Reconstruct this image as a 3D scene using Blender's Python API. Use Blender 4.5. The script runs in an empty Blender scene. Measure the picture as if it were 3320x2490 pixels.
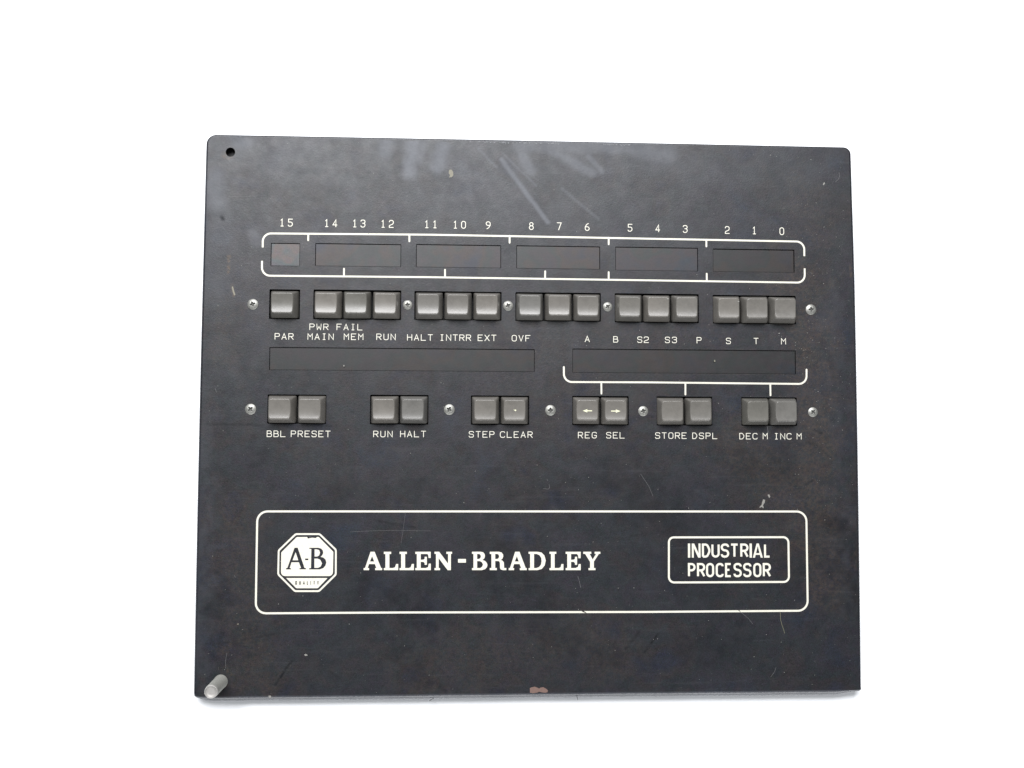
import bpy, bmesh, math, random
from mathutils import Vector, Matrix
from mathutils.geometry import delaunay_2d_cdt

# ------------------------------------------------------------------ camera, world, lamps
S = bpy.context.scene
MM = 0.001
TOP = 9.5 * MM            # height of the panel's face above the white surface

# camera, mm / pixels of a 3320 wide frame
CAM_FOCAL_PX = 2972.81
CAM_POS = (-30.058, -33.361, 603.824)
CAM_ROT = ((0.998744, -0.006724, -0.049643), (0.003984, 0.998473, -0.055097), (0.049938, 0.054830, 0.997246))

cam_d = bpy.data.cameras.new('camera')
cam = bpy.data.objects.new('camera', cam_d)
S.collection.objects.link(cam)
cam_d.sensor_fit = 'HORIZONTAL'
cam_d.sensor_width = 36.0
cam_d.lens = 36.0 * CAM_FOCAL_PX / 3320.0
cam_d.clip_start = 0.02
cam_d.clip_end = 50.0
m = Matrix(CAM_ROT).to_4x4()
m.translation = (CAM_POS[0] * MM, CAM_POS[1] * MM, CAM_POS[2] * MM + TOP)
cam.matrix_world = m
S.camera = cam

world = bpy.data.worlds.new('World')
S.world = world
world.use_nodes = True
bg = world.node_tree.nodes['Background']
bg.inputs['Color'].default_value = (0.93, 0.97, 1.0, 1)
bg.inputs['Strength'].default_value = 0.21

def area(name, loc, target, sx, sy, power, col):
    d = bpy.data.lights.new(name, 'AREA')
    d.shape = 'RECTANGLE'; d.size = sx; d.size_y = sy; d.energy = power; d.color = col
    o = bpy.data.objects.new(name, d)
    S.collection.objects.link(o)
    o.location = loc
    o.rotation_euler = (Vector(target) - Vector(loc)).to_track_quat('-Z', 'Y').to_euler()
    return o
area('ceiling_softbox', (-0.17, 0.98, 1.35), (0.0, 0.10, 0), 1.5, 0.8, 68, (0.985, 0.985, 1.0))
area('front_softbox', (0.1, -1.6, 0.42), (0, -0.1, 0), 2.4, 0.7, 30, (0.97, 0.98, 1.0))

S.view_settings.view_transform = 'Standard'
S.view_settings.look = 'None'
S.view_settings.exposure = 0.0
S.view_settings.gamma = 1.0

# measured layout of the panel face, millimetres
WINDOWS = [[-159.0, 76.64, -140.02, 91.85], [-130.09, 76.92, -73.76, 92.12], [-63.95, 77.05, -7.61, 92.41], [2.58, 77.09, 58.62, 92.54], [68.93, 76.67, 124.86, 92.59],
    [135.0, 76.61, 190.77, 92.25], [-158.68, 8.15, 14.94, 23.15], [40.07, 7.88, 190.77, 23.85]]
OPENINGS = [(1, [-159.38, 41.52, -139.44, 61.16]), (3, [-130.77, 41.68, -73.38, 61.35]), (3, [-64.75, 41.91, -7.15, 61.1]), (3, [2.03, 41.92, 59.09, 61.15]), (3, [68.41,
    41.61, 125.14, 61.18]), (3, [134.59, 41.52, 191.3, 60.82]), (2, [-159.26, -26.91, -121.31, -7.84]), (2, [-92.93, -27.04, -54.85, -7.65]), (2, [-26.99, -26.96, 11.42,
    -7.69]), (2, [39.93, -26.89, 77.6, -7.58]), (2, [96.33, -26.86, 133.73, -7.6]), (2, [153.35, -26.82, 191.15, -7.78])]
SCREWS = [[-169.94, 51.04, 7.22], [-69.17, 51.79, 6.33], [-2.83, 51.92, 6.78], [63.6, 51.98, 6.33], [201.53, 51.6, 7.22], [-170.05, -17.56, 7.22], [-41.21, -17.09, 7.22],
    [25.5, -17.25, 7.14], [87.24, -17.45, 6.78], [201.91, -17.52, 6.63]]
HOLE = [-186.5, 151.88]
PIN = [-185.6, -191.69]
WORDS = [('PWR', -133.03, 34.58, -120.71, 34.59, 4.2, 3.31), ('FAIL', -115.42, 34.63, -98.55, 34.64, 4.2, 3.31), ('PAR', -155.46, 28.07, -143.26, 28.07, 4.2, 3.31),
    ('MAIN', -134.16, 28.14, -117.21, 28.14, 4.2, 3.31), ('MEM', -110.61, 28.26, -97.88, 28.26, 4.2, 3.31), ('RUN', -89.37, 28.38, -76.75, 28.38, 4.2, 3.31), ('HALT',
    -69.26, 28.21, -52.42, 28.21, 4.2, 3.31), ('INTRR', -48.02, 28.28, -27.22, 28.28, 4.2, 3.31), ('EXT', -22.8, 28.32, -10.49, 28.32, 4.2, 3.31), ('OVF', -0.29, 28.3,
    12.07, 28.3, 4.2, 3.31), ('A', 48.33, 28.26, 51.69, 28.26, 4.2, 3.31), ('B', 67.37, 28.13, 70.73, 28.13, 4.2, 3.31), ('S2', 83.52, 28.07, 91.25, 28.07, 4.2, 3.31),
    ('S3', 102.14, 28.09, 110.19, 28.09, 4.2, 3.31), ('P', 123.53, 28.04, 126.92, 28.04, 4.2, 3.31), ('S', 143.4, 27.76, 146.88, 27.76, 4.2, 3.31), ('T', 162.2, 27.86,
    165.62, 27.86, 4.2, 3.31), ('M', 180.9, 27.87, 184.41, 27.87, 4.2, 3.31), ('BBL', -159.39, -35.53, -147.35, -35.53, 4.2, 3.31), ('PRESET', -143.91, -35.51, -118.37,
    -35.52, 4.2, 3.31), ('RUN', -90.63, -35.41, -78.08, -35.41, 4.2, 3.31), ('HALT', -73.15, -35.33, -56.27, -35.33, 4.2, 3.31), ('STEP', -28.27, -35.38, -11.42, -35.38,
    4.2, 3.31), ('CLEAR', -7.82, -35.44, 13.73, -35.44, 4.2, 3.31), ('REG', 43.79, -35.63, 56.24, -35.63, 4.2, 3.31), ('SEL', 62.55, -35.63, 74.82, -35.63, 4.2, 3.31),
    ('STORE', 95.23, -35.71, 116.32, -35.72, 4.2, 3.31), ('DSPL', 120.14, -35.77, 136.96, -35.78, 4.2, 3.31), ('DEC', 151.86, -35.89, 164.08, -35.89, 4.2, 3.31), ('M',
    167.71, -35.77, 171.19, -35.77, 4.2, 3.31), ('INC', 175.27, -35.88, 187.16, -35.88, 4.2, 3.31), ('M', 190.72, -35.83, 194.21, -35.84, 4.2, 3.31)]
NUMBERS = [('15', -146.56, 102.86), ('14', -117.42, 102.94), ('13', -99.06, 103.0), ('12', -80.43, 103.06), ('11', -51.59, 103.21), ('10', -32.67, 103.2), ('9', -16.28,
    103.15), ('8', 12.53, 103.06), ('7', 31.2, 103.19), ('6', 50.01, 103.03), ('5', 78.9, 102.94), ('4', 97.69, 102.84), ('3', 116.32, 102.67), ('2', 144.98, 102.42),
    ('1', 163.53, 102.39), ('0', 182.36, 102.14)]
BRACKETS = [[[-164.3, 88.74], [-164.4, 98.07, 5.4], [-54.55, 98.82], [44.76, 98.5], [80.38, 98.35], [197.65, 97.86, 5.4], [197.59, 87.96]], [[-164.57, 79.86], [-164.46,
    70.05, 5.4], [-54.29, 70.41], [90.69, 70.13], [197.65, 69.86, 5.2], [197.71, 79.59]], [[34.35, 11.48], [34.44, 1.56, 5.4], [90.4, 1.72], [197.92, 1.33, 5.4], [198.05,
    11.01]]]
TICKS = [[[-134.78, 98.22], [-134.78, 93.91]], [[-68.47, 98.69], [-68.42, 94.21]], [[-1.99, 98.86], [-1.97, 94.2]], [[64.43, 98.56], [64.43, 94.11]], [[130.64, 98.1],
    [130.6, 93.63]], [[-111.12, 75.32], [-111.12, 70.5]], [[-44.73, 75.52], [-44.69, 70.45]], [[21.84, 75.34], [21.77, 70.39]], [[64.39, 75.28], [64.38, 70.33]],
    [[130.69, 75.08], [130.73, 70.25]], [[59.34, 1.58], [59.4, -5.98]], [[115.74, 1.44], [115.69, -6.22]], [[173.21, 1.46], [173.27, -6.39]]]
FRAMES = [[[-164.49, -83.59, 6.6], [7.99, -83.62], [196.58, -83.72, 6.6], [196.65, -148.98, 6.6], [89.77, -149.19], [-71.4, -148.65], [-164.31, -148.7, 6.6]], [[104.06,
    -100.68, 3.2], [184.2, -100.66, 3.6], [184.28, -130.07, 3.6], [103.9, -130.12, 3.6]]]
SERIF_LETTERS = [([[-91.45, -109.62], [-88.85, -109.62], [-84.53, -120.1], [-83.85, -120.11], [-83.84, -121.46], [-88.37, -121.44], [-88.38, -120.09], [-87.55, -120.09],
    [-88.56, -117.53], [-92.34, -117.52], [-93.21, -120.08], [-92.27, -120.08], [-92.25, -121.43], [-95.76, -121.42], [-95.77, -120.07], [-94.87, -120.07]], [[[-90.4,
    -112.48], [-91.75, -115.87], [-89.04, -115.88]]]), ([[-82.88, -109.64], [-78.15, -109.65], [-78.13, -111.08], [-79.27, -111.08], [-79.17, -120.12], [-76.9, -120.13],
    [-75.58, -119.68], [-74.85, -117.5], [-73.52, -117.5], [-73.48, -121.49], [-82.74, -121.46], [-82.76, -120.11], [-81.74, -120.11], [-81.84, -111.07], [-82.86,
    -111.07]], []), ([[-72.74, -109.66], [-68.0, -109.67], [-67.99, -111.11], [-69.12, -111.1], [-69.03, -120.15], [-66.76, -120.16], [-65.44, -119.71], [-64.7, -117.53],
    [-63.37, -117.53], [-63.33, -121.53], [-72.61, -121.5], [-72.62, -120.14], [-71.6, -120.14], [-71.7, -111.1], [-72.72, -111.1]], []), ([[-62.54, -109.69], [-52.56,
    -109.71], [-52.52, -113.71], [-53.93, -113.71], [-54.05, -112.09], [-54.63, -111.14], [-59.0, -111.13], [-58.96, -114.83], [-57.26, -114.83], [-56.43, -114.16],
    [-56.44, -112.95], [-55.0, -112.95], [-54.95, -118.12], [-56.39, -118.12], [-56.4, -116.99], [-57.24, -116.23], [-58.95, -116.23], [-58.91, -120.19], [-55.69,
    -120.2], [-54.18, -119.63], [-53.74, -117.37], [-52.41, -117.38], [-52.37, -121.56], [-62.43, -121.53], [-62.44, -120.17], [-61.45, -120.18], [-61.54, -111.12],
    [-62.53, -111.12]], []), ([[-50.08, -109.71], [-47.04, -109.72], [-41.2, -117.41], [-41.25, -111.1], [-42.39, -111.09], [-42.4, -109.73], [-38.67, -109.74], [-38.66,
    -111.1], [-39.42, -111.1], [-39.34, -121.61], [-41.43, -121.6], [-47.31, -113.88], [-47.26, -120.22], [-46.39, -120.23], [-46.37, -121.58], [-49.98, -121.57],
    [-49.99, -120.21], [-49.04, -120.22], [-49.12, -111.08], [-50.07, -111.08]], []), ([[-34.75, -114.4], [-29.61, -114.42], [-29.59, -116.8], [-34.73, -116.79]], []),
    ([[-25.71, -109.77], [-20.17, -109.78], [-18.45, -110.09], [-17.49, -111.23], [-17.21, -112.56], [-17.59, -113.96], [-18.8, -115.09], [-17.08, -115.78], [-15.93,
    -117.11], [-15.57, -118.36], [-15.91, -119.76], [-17.05, -121.0], [-19.15, -121.67], [-25.63, -121.65], [-25.64, -120.29], [-24.69, -120.3], [-24.74, -111.14],
    [-25.7, -111.14]], [[[-22.34, -111.22], [-20.92, -111.22], [-20.16, -111.79], [-19.88, -112.82], [-20.26, -113.95], [-21.1, -114.44], [-22.32, -114.44]], [[-22.31,
    -115.84], [-20.52, -115.84], [-19.18, -116.53], [-18.48, -118.04], [-19.08, -119.56], [-20.3, -120.31], [-22.28, -120.3]]]), ([[-14.1, -109.8], [-8.25, -109.81],
    [-6.33, -110.31], [-5.37, -111.64], [-5.28, -112.97], [-5.93, -114.48], [-6.88, -115.12], [-5.73, -115.62], [-4.85, -116.76], [-4.68, -120.17], [-4.37, -120.36],
    [-3.22, -120.36], [-3.22, -121.73], [-5.51, -121.72], [-6.85, -121.3], [-7.35, -120.35], [-7.45, -116.94], [-7.91, -115.99], [-8.79, -115.8], [-10.51, -115.8],
    [-10.49, -120.34], [-9.42, -120.34], [-9.41, -121.71], [-14.04, -121.69], [-14.04, -120.33], [-12.97, -120.33], [-13.02, -111.24], [-14.09, -111.24]], [[[-10.54,
    -111.25], [-9.0, -111.25], [-8.24, -111.82], [-7.96, -112.85], [-8.3, -113.98], [-9.07, -114.47], [-10.52, -114.47]]]), ([[2.48, -109.84], [5.36, -109.84], [9.42,
    -120.4], [10.11, -120.41], [10.12, -121.77], [5.59, -121.76], [5.59, -120.39], [6.47, -120.4], [5.39, -117.81], [1.86, -117.8], [0.99, -120.38], [1.83, -120.38],
    [1.84, -121.74], [-1.69, -121.73], [-1.69, -120.37], [-0.85, -120.37]], [[[3.64, -112.73], [2.31, -116.14], [4.88, -116.14]]]), ([[11.31, -109.86], [17.07, -109.87],
    [19.76, -110.37], [21.69, -112.28], [22.58, -115.51], [21.9, -118.74], [19.98, -121.01], [17.1, -121.79], [11.34, -121.78], [11.34, -120.41], [12.34, -120.41],
    [12.31, -111.23], [11.31, -111.23]], [[[14.88, -111.31], [16.69, -111.32], [18.42, -112.08], [19.58, -113.79], [19.85, -115.88], [19.47, -118.16], [18.25, -119.75],
    [16.52, -120.43], [14.91, -120.42]]]), ([[25.03, -109.89], [29.5, -109.9], [29.5, -111.27], [28.42, -111.27], [28.44, -120.47], [31.13, -120.47], [32.4, -119.91],
    [32.86, -117.9], [34.21, -117.9], [34.21, -121.85], [25.05, -121.82], [25.05, -120.45], [26.01, -120.46], [26.0, -111.26], [25.04, -111.26]], []), ([[35.67, -109.92],
    [45.58, -109.94], [45.5, -114.13], [44.12, -114.12], [43.85, -112.33], [43.07, -111.38], [39.21, -111.37], [39.22, -115.1], [40.95, -115.11], [41.8, -114.5], [41.8,
    -113.2], [43.19, -113.21], [43.19, -118.42], [41.8, -118.42], [41.8, -117.28], [40.95, -116.51], [39.22, -116.51], [39.22, -120.5], [42.11, -120.51], [43.73,
    -119.83], [44.23, -117.93], [45.58, -117.93], [45.58, -121.89], [35.67, -121.86], [35.67, -120.49], [36.71, -120.49], [36.71, -111.29], [35.67, -111.29]], []),
    ([[47.24, -109.94], [52.54, -109.95], [52.54, -111.33], [51.45, -111.32], [53.5, -115.03], [55.71, -111.33], [54.74, -111.33], [54.74, -109.96], [58.53, -109.97],
    [58.53, -111.34], [57.57, -111.34], [54.27, -116.36], [54.27, -120.55], [55.31, -120.55], [55.31, -121.92], [50.71, -121.91], [50.71, -120.54], [51.76, -120.54],
    [51.76, -116.54], [48.48, -111.32], [47.24, -111.31]], [])]
LOGO = {'ring_out': [[-139.93, -97.61, 2.5414126724719117], [-124.17, -97.63, 2.5414126724719117], [-113.22, -108.09, 2.5414126724719117], [-113.06, -124.41,
    2.5414126724719117], [-124.0, -135.3, 2.5414126724719117], [-139.84, -135.23, 2.5414126724719117], [-151.02, -124.14, 2.5414126724719117], [-150.95, -108.42,
    2.5414126724719117]], 'ring_in': [[-139.42, -98.76, 1.6942751149812745], [-124.61, -98.78, 1.6942751149812745], [-114.36, -108.55, 1.6942751149812745], [-114.22,
    -123.91, 1.6942751149812745], [-124.48, -134.15, 1.6942751149812745], [-139.4, -134.09, 1.6942751149812745], [-149.86, -123.68, 1.6942751149812745], [-149.85,
    -108.91, 1.6942751149812745]], 'upper': [[-139.01, -100.05, 1.1295167433208497], [-124.87, -100.07, 1.1295167433208497], [-115.39, -109.6, 1.1295167433208497],
    [-115.44, -125.17, 2.6826022653870183], [-148.69, -125.05, 2.6826022653870183], [-148.74, -109.93, 1.1295167433208497]], 'lower': [[-145.31, -126.29], [-118.88,
    -126.39], [-124.99, -132.9, 1.6942751149812745], [-138.79, -132.84, 1.6942751149812745]], 'A': [[[-140.32, -106.91], [-138.27, -106.91], [-133.68, -119.91], [-132.66,
    -120.13], [-132.65, -120.78], [-136.94, -120.77], [-136.95, -120.11], [-135.95, -119.9], [-137.37, -116.25], [-142.07, -116.24], [-143.16, -119.88], [-142.36,
    -120.1], [-142.35, -120.81], [-145.55, -120.8], [-145.56, -120.09], [-144.69, -119.87]], [[-139.56, -109.81], [-141.41, -114.96], [-137.78, -114.97]]], 'dash':
    [[-133.42, -113.88], [-131.34, -113.89], [-131.32, -114.93], [-133.4, -114.92]], 'B': [[[-130.85, -106.98], [-124.98, -106.99], [-123.19, -107.52], [-122.13,
    -108.76], [-121.86, -110.4], [-122.44, -111.77], [-123.52, -112.81], [-121.73, -113.28], [-120.34, -114.52], [-119.76, -116.44], [-120.28, -118.36], [-121.63,
    -120.0], [-123.94, -120.87], [-130.79, -120.85], [-130.8, -120.13], [-129.57, -119.92], [-129.55, -107.78], [-130.84, -107.64]], [[-127.43, -107.98], [-126.06,
    -107.98], [-124.55, -108.48], [-123.89, -110.12], [-124.49, -111.91], [-125.72, -112.59], [-127.36, -112.58]], [[-127.48, -113.95], [-125.42, -113.96], [-123.77,
    -114.65], [-122.5, -116.98], [-123.43, -119.03], [-125.06, -119.85], [-127.38, -119.84]]], 'scuff': [[-132.36, -99.81], [-130.57, -100.17], [-128.94, -99.57],
    [-126.74, -100.02], [-125.51, -99.41], [-126.72, -100.78], [-129.2, -100.51], [-131.93, -101.11]]}
QUALITY = [('Q', -139.51, -130.65, -138.32, -128.14), ('U', -137.05, -130.66, -135.86, -128.15), ('A', -134.59, -130.67, -133.27, -128.16), ('L', -132.05, -130.68,
    -131.16, -128.17), ('I', -129.76, -130.69, -129.41, -128.18), ('T', -127.95, -130.7, -126.84, -128.19), ('Y', -125.49, -130.71, -124.43, -128.2)]
GOTHIC = [[('I', 116.72, -113.95, 118.21, -104.72), ('N', 119.3, -113.96, 125.1, -104.73), ('D', 126.02, -113.98, 131.67, -104.74), ('U', 132.41, -113.99, 137.91,
    -104.76), ('S', 138.65, -114.01, 144.28, -104.77), ('T', 144.9, -114.03, 150.67, -104.78), ('R', 151.73, -114.05, 157.26, -104.79), ('I', 157.99, -114.06, 159.53,
    -104.8), ('A', 160.13, -114.07, 166.83, -104.81), ('L', 167.68, -114.09, 172.04, -104.82)], [('P', 116.63, -126.74, 121.73, -117.46), ('R', 122.64, -126.76, 128.16,
    -117.48), ('O', 128.7, -126.78, 134.11, -117.49), ('C', 135.18, -126.81, 140.47, -117.51), ('E', 141.41, -126.83, 145.89, -117.53), ('S', 147.04, -126.85, 152.6,
    -117.55), ('S', 153.53, -126.87, 159.1, -117.57), ('O', 160.32, -126.9, 165.78, -117.59), ('R', 166.71, -126.92, 172.18, -117.61)]]
SMUDGES = [[-84.16, 163.13, -85.3, 154.2, 5.97, 0.6], [-67.1, 162.63, -68.96, 140.54, 5.47, 0.8], [-62.06, 158.48, -63.64, 149.96, 4.97, 0.5], [-46.2, 157.95, -51.1,
    144.26, 5.97, 0.75], [-7.61, 150.18, 23.62, 108.22, 1.99, 0.8], [-23.18, 157.13, -10.53, 145.02, 0.99, 0.4], [-6.79, 154.46, 16.0, 132.73, 0.83, 0.4], [5.83, 153.86,
    11.76, 142.88, 4.14, 0.6], [25.22, 156.8, 54.01, 141.95, 3.73, 0.55], [50.63, 153.87, 59.53, 143.33, 2.32, 0.5], [3.28, 159.78, 79.55, 159.58, 4.97, 0.5], [32.86,
    131.32, 57.37, 111.3, 1.33, 0.3], [83.82, 159.67, 105.16, 154.92, 7.46, 0.4], [-196.77, 135.11, -194.98, 118.79, 8.1, 0.45], [-171.4, 96.92, -168.42, 92.53, 4.42,
    0.35], [-181.27, 156.29, -175.49, 157.91, 4.42, 0.45]]
DARK_MARKS = [[-25.15, 14.5, -27.69, 10.05, 0.59, 0.8], [4.33, 18.8, 2.14, 11.38, 0.59, 0.7], [-140.61, -178.9, -150.96, -193.6, 1.33, 0.8], [-190.94, -168.29, -148.71,
    -161.53, 0.52, 0.5], [83.67, -162.0, 75.54, -172.75, 1.62, 0.6], [96.48, -163.53, 87.58, -175.0, 0.74, 0.8], [-86.14, -89.95, -62.98, -93.93, 1.03, 0.6], [37.39,
    -91.12, 8.07, -105.6, 2.95, 0.35], [5.28, -143.83, 6.74, -145.28, 3.68, 0.5], [203.41, -29.75, 207.94, -31.97, 1.47, 0.6], [197.23, -37.23, 204.02, -40.19, 1.47,
    0.5], [-197.55, -27.11, -161.83, -27.67, 1.03, 0.45], [-121.58, -28.22, -117.25, -28.34, 0.66, 0.5], [-2.62, -170.02, 1.78, -180.77, 1.03, 0.5], [63.07, -164.03,
    65.25, -174.11, 1.18, 0.4], [196.83, -65.38, 201.41, -63.15, 1.33, 0.6], [-116.36, -186.16, -107.75, -191.18, 0.74, 0.4], [-191.15, 108.47, -190.4, 107.0, 1.47, 0.5],
    [-88.45, -136.93, -81.17, -145.53, 4.42, 0.4], [203.19, -97.15, 214.38, -107.48, 5.16, 0.35], [77.97, -99.91, 83.16, -99.19, 1.18, 0.5], [-148.47, -53.65, -147.01,
    -55.09, 0.07, 0.01]]
BROWN_STAINS = [[-185.92, 82.67, -186.07, 72.35, 1.92, 0.8], [-183.36, 63.37, -182.51, 56.77, 1.18, 0.9], [-186.97, 150.95, -186.59, 149.84, 4.42, 0.7], [204.41, -13.31,
    211.57, -43.89, 6.63, 0.35], [192.43, -55.01, 207.32, -73.52, 6.63, 0.3], [229.64, 80.77, 229.92, 74.67, 1.18, 0.6], [132.74, 18.37, 147.83, 15.5, 4.42, 0.3],
    [-187.36, -170.78, -171.95, -166.67, 4.42, 0.3], [-179.98, -187.71, -181.44, -184.89, 2.95, 0.4], [185.74, -104.49, 184.06, -117.69, 1.62, 0.4]]
CHIPS = [('tan', [[-42.52, 142.59], [-40.81, 142.92], [-39.83, 140.98], [-39.67, 139.32], [-40.77, 137.79], [-42.48, 137.46], [-41.9, 138.98], [-42.8, 140.32]]), ('pink',
    [[12.36, -197.76], [13.68, -197.08], [15.71, -196.67], [17.49, -197.44], [18.51, -198.12], [19.02, -197.45], [21.31, -197.15], [22.58, -197.86], [24.24, -199.37],
    [23.73, -200.49], [21.06, -200.64], [18.52, -199.94], [16.99, -200.55], [14.45, -200.97], [12.42, -200.5]]), ('pale', [[170.46, -72.66], [171.67, -72.36], [172.4,
    -73.91], [171.49, -74.72]]), ('pale', [[167.41, -75.76], [168.76, -75.9], [168.44, -77.97], [167.37, -79.81], [167.8, -81.51], [166.45, -80.77], [164.79, -81.21],
    [166.47, -79.15], [166.87, -77.23]]), ('tan', [[-183.85, 62.48], [-182.99, 62.79], [-182.21, 59.71], [-181.29, 57.15], [-182.15, 56.77], [-183.06, 58.97]]), ('pale',
    [[-155.42, -200.93], [-154.01, -200.59], [-153.29, -201.65], [-154.69, -202.13]]), ('pale', [[-133.01, -175.08], [-131.81, -174.59], [-130.73, -175.59], [-132.15,
    -176.0]]), ('tan', [[-176.06, -155.21], [-174.86, -155.07], [-174.99, -155.78], [-175.98, -155.77]]), ('tan', [[135.14, 16.52], [135.9, 17.27], [136.19, 16.0],
    [135.43, 15.55]]), ('pale', [[179.32, 35.52], [180.31, 35.76], [180.08, 35.0], [179.31, 34.99]]), ('pale', [[-110.74, 11.62], [-110.01, 11.7], [-110.0, 10.74],
    [-110.58, 10.74]]), ('pale', [[211.09, 137.53], [212.19, 139.08], [212.64, 137.94], [211.54, 136.76]])]
SCRATCHES = [('pale', 0.22, [[-187.46, 122.18], [-180.59, 122.15], [-168.42, 122.81]]), ('pale', 0.16, [[-184.16, 119.71], [-173.31, 120.34]]), ('straw', 0.25, [[178.11,
    -149.46], [178.2, -154.19], [179.05, -157.84], [180.35, -161.48], [180.85, -163.66]]), ('pale', 0.2, [[85.44, -58.92], [88.03, -62.95], [90.99, -67.36], [93.56,
    -73.59]]), ('pale', 0.3, [[171.13, -27.29], [170.97, -28.4], [171.39, -31.53]]), ('pale', 0.25, [[222.35, 145.81], [222.94, 143.51], [221.73, 140.79], [219.77,
    139.22]]), ('pale', 0.25, [[174.82, -185.81], [173.82, -188.69], [171.17, -191.92]]), ('pale', 0.2, [[-182.03, -173.64], [-182.82, -179.26], [-182.45, -183.48]]),
    ('pale', 0.25, [[21.02, -68.68], [25.22, -69.26], [24.7, -65.97]]), ('pale', 0.2, [[23.22, -62.32], [23.96, -63.78]]), ('pale', 0.25, [[43.65, -125.61], [44.6,
    -128.87], [45.63, -133.21]]), ('pale', 0.2, [[-193.21, -3.92], [-192.0, -6.81]]), ('pale', 0.2, [[-178.45, -124.45], [-177.36, -125.87]]), ('pale', 0.16, [[-104.76,
    -96.76], [-88.95, -96.06], [-70.91, -95.94], [-52.82, -96.25]]), ('pale', 0.14, [[-69.22, -84.54], [-70.89, -98.25], [-71.91, -104.0]]), ('pale', 0.2, [[151.86,
    -149.75], [156.67, -153.77], [159.62, -157.42]]), ('pale', 0.2, [[-27.03, 138.04], [-27.03, 137.14]])]
EDGE_WEAR = [[[-29.08, 162.98], [-26.57, 162.6]], [[-24.89, 162.8], [-11.87, 162.38]], [[-10.19, 162.42], [-2.62, 162.06]], [[-0.52, 162.1], [20.15, 162.0]], [[23.52,
    162.07], [31.98, 162.07]], [[60.83, 162.48], [79.56, 162.34]]]
HAIR = [[[42.71, -203.05], [43.35, -204.05], [43.61, -205.3], [43.86, -206.18]], [[-52.53, -205.85], [-51.61, -204.58], [-50.89, -204.31]]]

# ------------------------------------------------------------------ node helpers
# pale haze with lamp sheen painted along the top, then rust speckle and wear, mm: x1 y1 x2 y2 radius strength
SHEEN_HAZE = [[-195, 150, -120, 150, 26, 0.36], [-110, 155, -20, 160, 22, 0.29], [-20, 150, 120, 158, 30, 0.33], [120, 155, 200, 150, 24, 0.23], [-196, 60, -198, 110, 18, 0.33],
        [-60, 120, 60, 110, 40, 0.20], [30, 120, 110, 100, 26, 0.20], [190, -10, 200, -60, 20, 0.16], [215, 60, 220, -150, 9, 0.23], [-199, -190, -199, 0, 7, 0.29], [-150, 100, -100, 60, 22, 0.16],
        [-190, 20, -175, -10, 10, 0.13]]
RUST_SPECKLE = [[-150, 60, -60, 30, 50, 0.11], [0, 10, 110, 30, 60, 0.12], [196, 70, 205, -130, 24, 0.30], [-180, -90, -165, -185, 24, 0.20], [150, -40, 185, -75, 26, 0.25], [-60, -185, 60, -170, 26, 0.15],
                [190, 130, 205, 110, 20, 0.17], [-185, 40, -190, 20, 16, 0.17], [-100, -60, 0, -70, 30, 0.07]]
RUBBED_DARK = [[-95, -135, -60, -150, 20, .6], [-10, -70, 40, -72, 16, .35], [70, -60, 110, -95, 22, .5], [215, -95, 222, -140, 14, .7], [100, -110, 130, -135, 18, .4],
        [-10, -110, 20, -150, 22, .45], [-170, -60, -150, -30, 14, .35], [-190, -130, -180, -165, 12, .4], [20, -165, 60, -175, 14, .45], [120, -172, 150, -168, 16, .4],
        [190, -120, 186, -140, 12, .45], [-70, -175, -55, -190, 10, .4], [150, -55, 185, -50, 14, .4], [-130, -75, -60, -70, 12, .3]]
def new_mat(name):
    mt = bpy.data.materials.new(name); mt.use_nodes = True
    return mt, mt.node_tree, mt.node_tree.nodes['Principled BSDF']

def node(nt, kind, **kw):
    n = nt.nodes.new(kind)
    for k, v in kw.items(): setattr(n, k, v)
    return n

def put(nt, sock, v):
    if hasattr(v, 'links') or isinstance(v, bpy.types.NodeSocket): nt.links.new(v, sock)
    else: sock.default_value = v

def mth(nt, op, a, b=None, c=None, clamp=False):
    n = node(nt, 'ShaderNodeMath', operation=op, use_clamp=clamp)
    for i, v in enumerate((a, b, c)):
        if v is not None: put(nt, n.inputs[i], v)
    return n.outputs[0]

def vmt(nt, op, a, b=None, scale=None):
    n = node(nt, 'ShaderNodeVectorMath', operation=op)
    put(nt, n.inputs[0], a)
    if b is not None: put(nt, n.inputs[1], b)
    if scale is not None: put(nt, n.inputs['Scale'], scale)
    return n.outputs['Value'] if op in ('DOT_PRODUCT', 'LENGTH') else n.outputs['Vector']

def maprange(nt, v, a, b, c, d, smooth=False):
    n = node(nt, 'ShaderNodeMapRange')
    if smooth: n.interpolation_type = 'SMOOTHSTEP'
    for i, q in enumerate((v, a, b, c, d)): put(nt, n.inputs[i], q)
    return n.outputs[0]

def noise(nt, vec, scale, detail=2.0, rough=0.5, out='Fac'):
    n = node(nt, 'ShaderNodeTexNoise')
    put(nt, n.inputs['Vector'], vec)
    n.inputs['Scale'].default_value = scale; n.inputs['Detail'].default_value = detail
    n.inputs['Roughness'].default_value = rough
    return n.outputs[out]

def mix(nt, fac, a, b, blend='MIX'):
    n = node(nt, 'ShaderNodeMix', data_type='RGBA', blend_type=blend)
    put(nt, n.inputs[0], fac); put(nt, n.inputs[6], a); put(nt, n.inputs[7], b)
    return n.outputs[2]

def ramp(nt, fac, stops):
    n = node(nt, 'ShaderNodeValToRGB')
    e = n.color_ramp.elements
    while len(e) < len(stops): e.new(0.5)
    for q, (p, c) in zip(e, stops): q.position = p; q.color = (*c, 1)
    put(nt, n.inputs[0], fac)
    return n.outputs[0]

def bump(nt, h, strength, dist):
    n = node(nt, 'ShaderNodeBump')
    n.inputs['Strength'].default_value = strength; n.inputs['Distance'].default_value = dist
    put(nt, n.inputs['Height'], h)
    return n.outputs[0]

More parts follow.
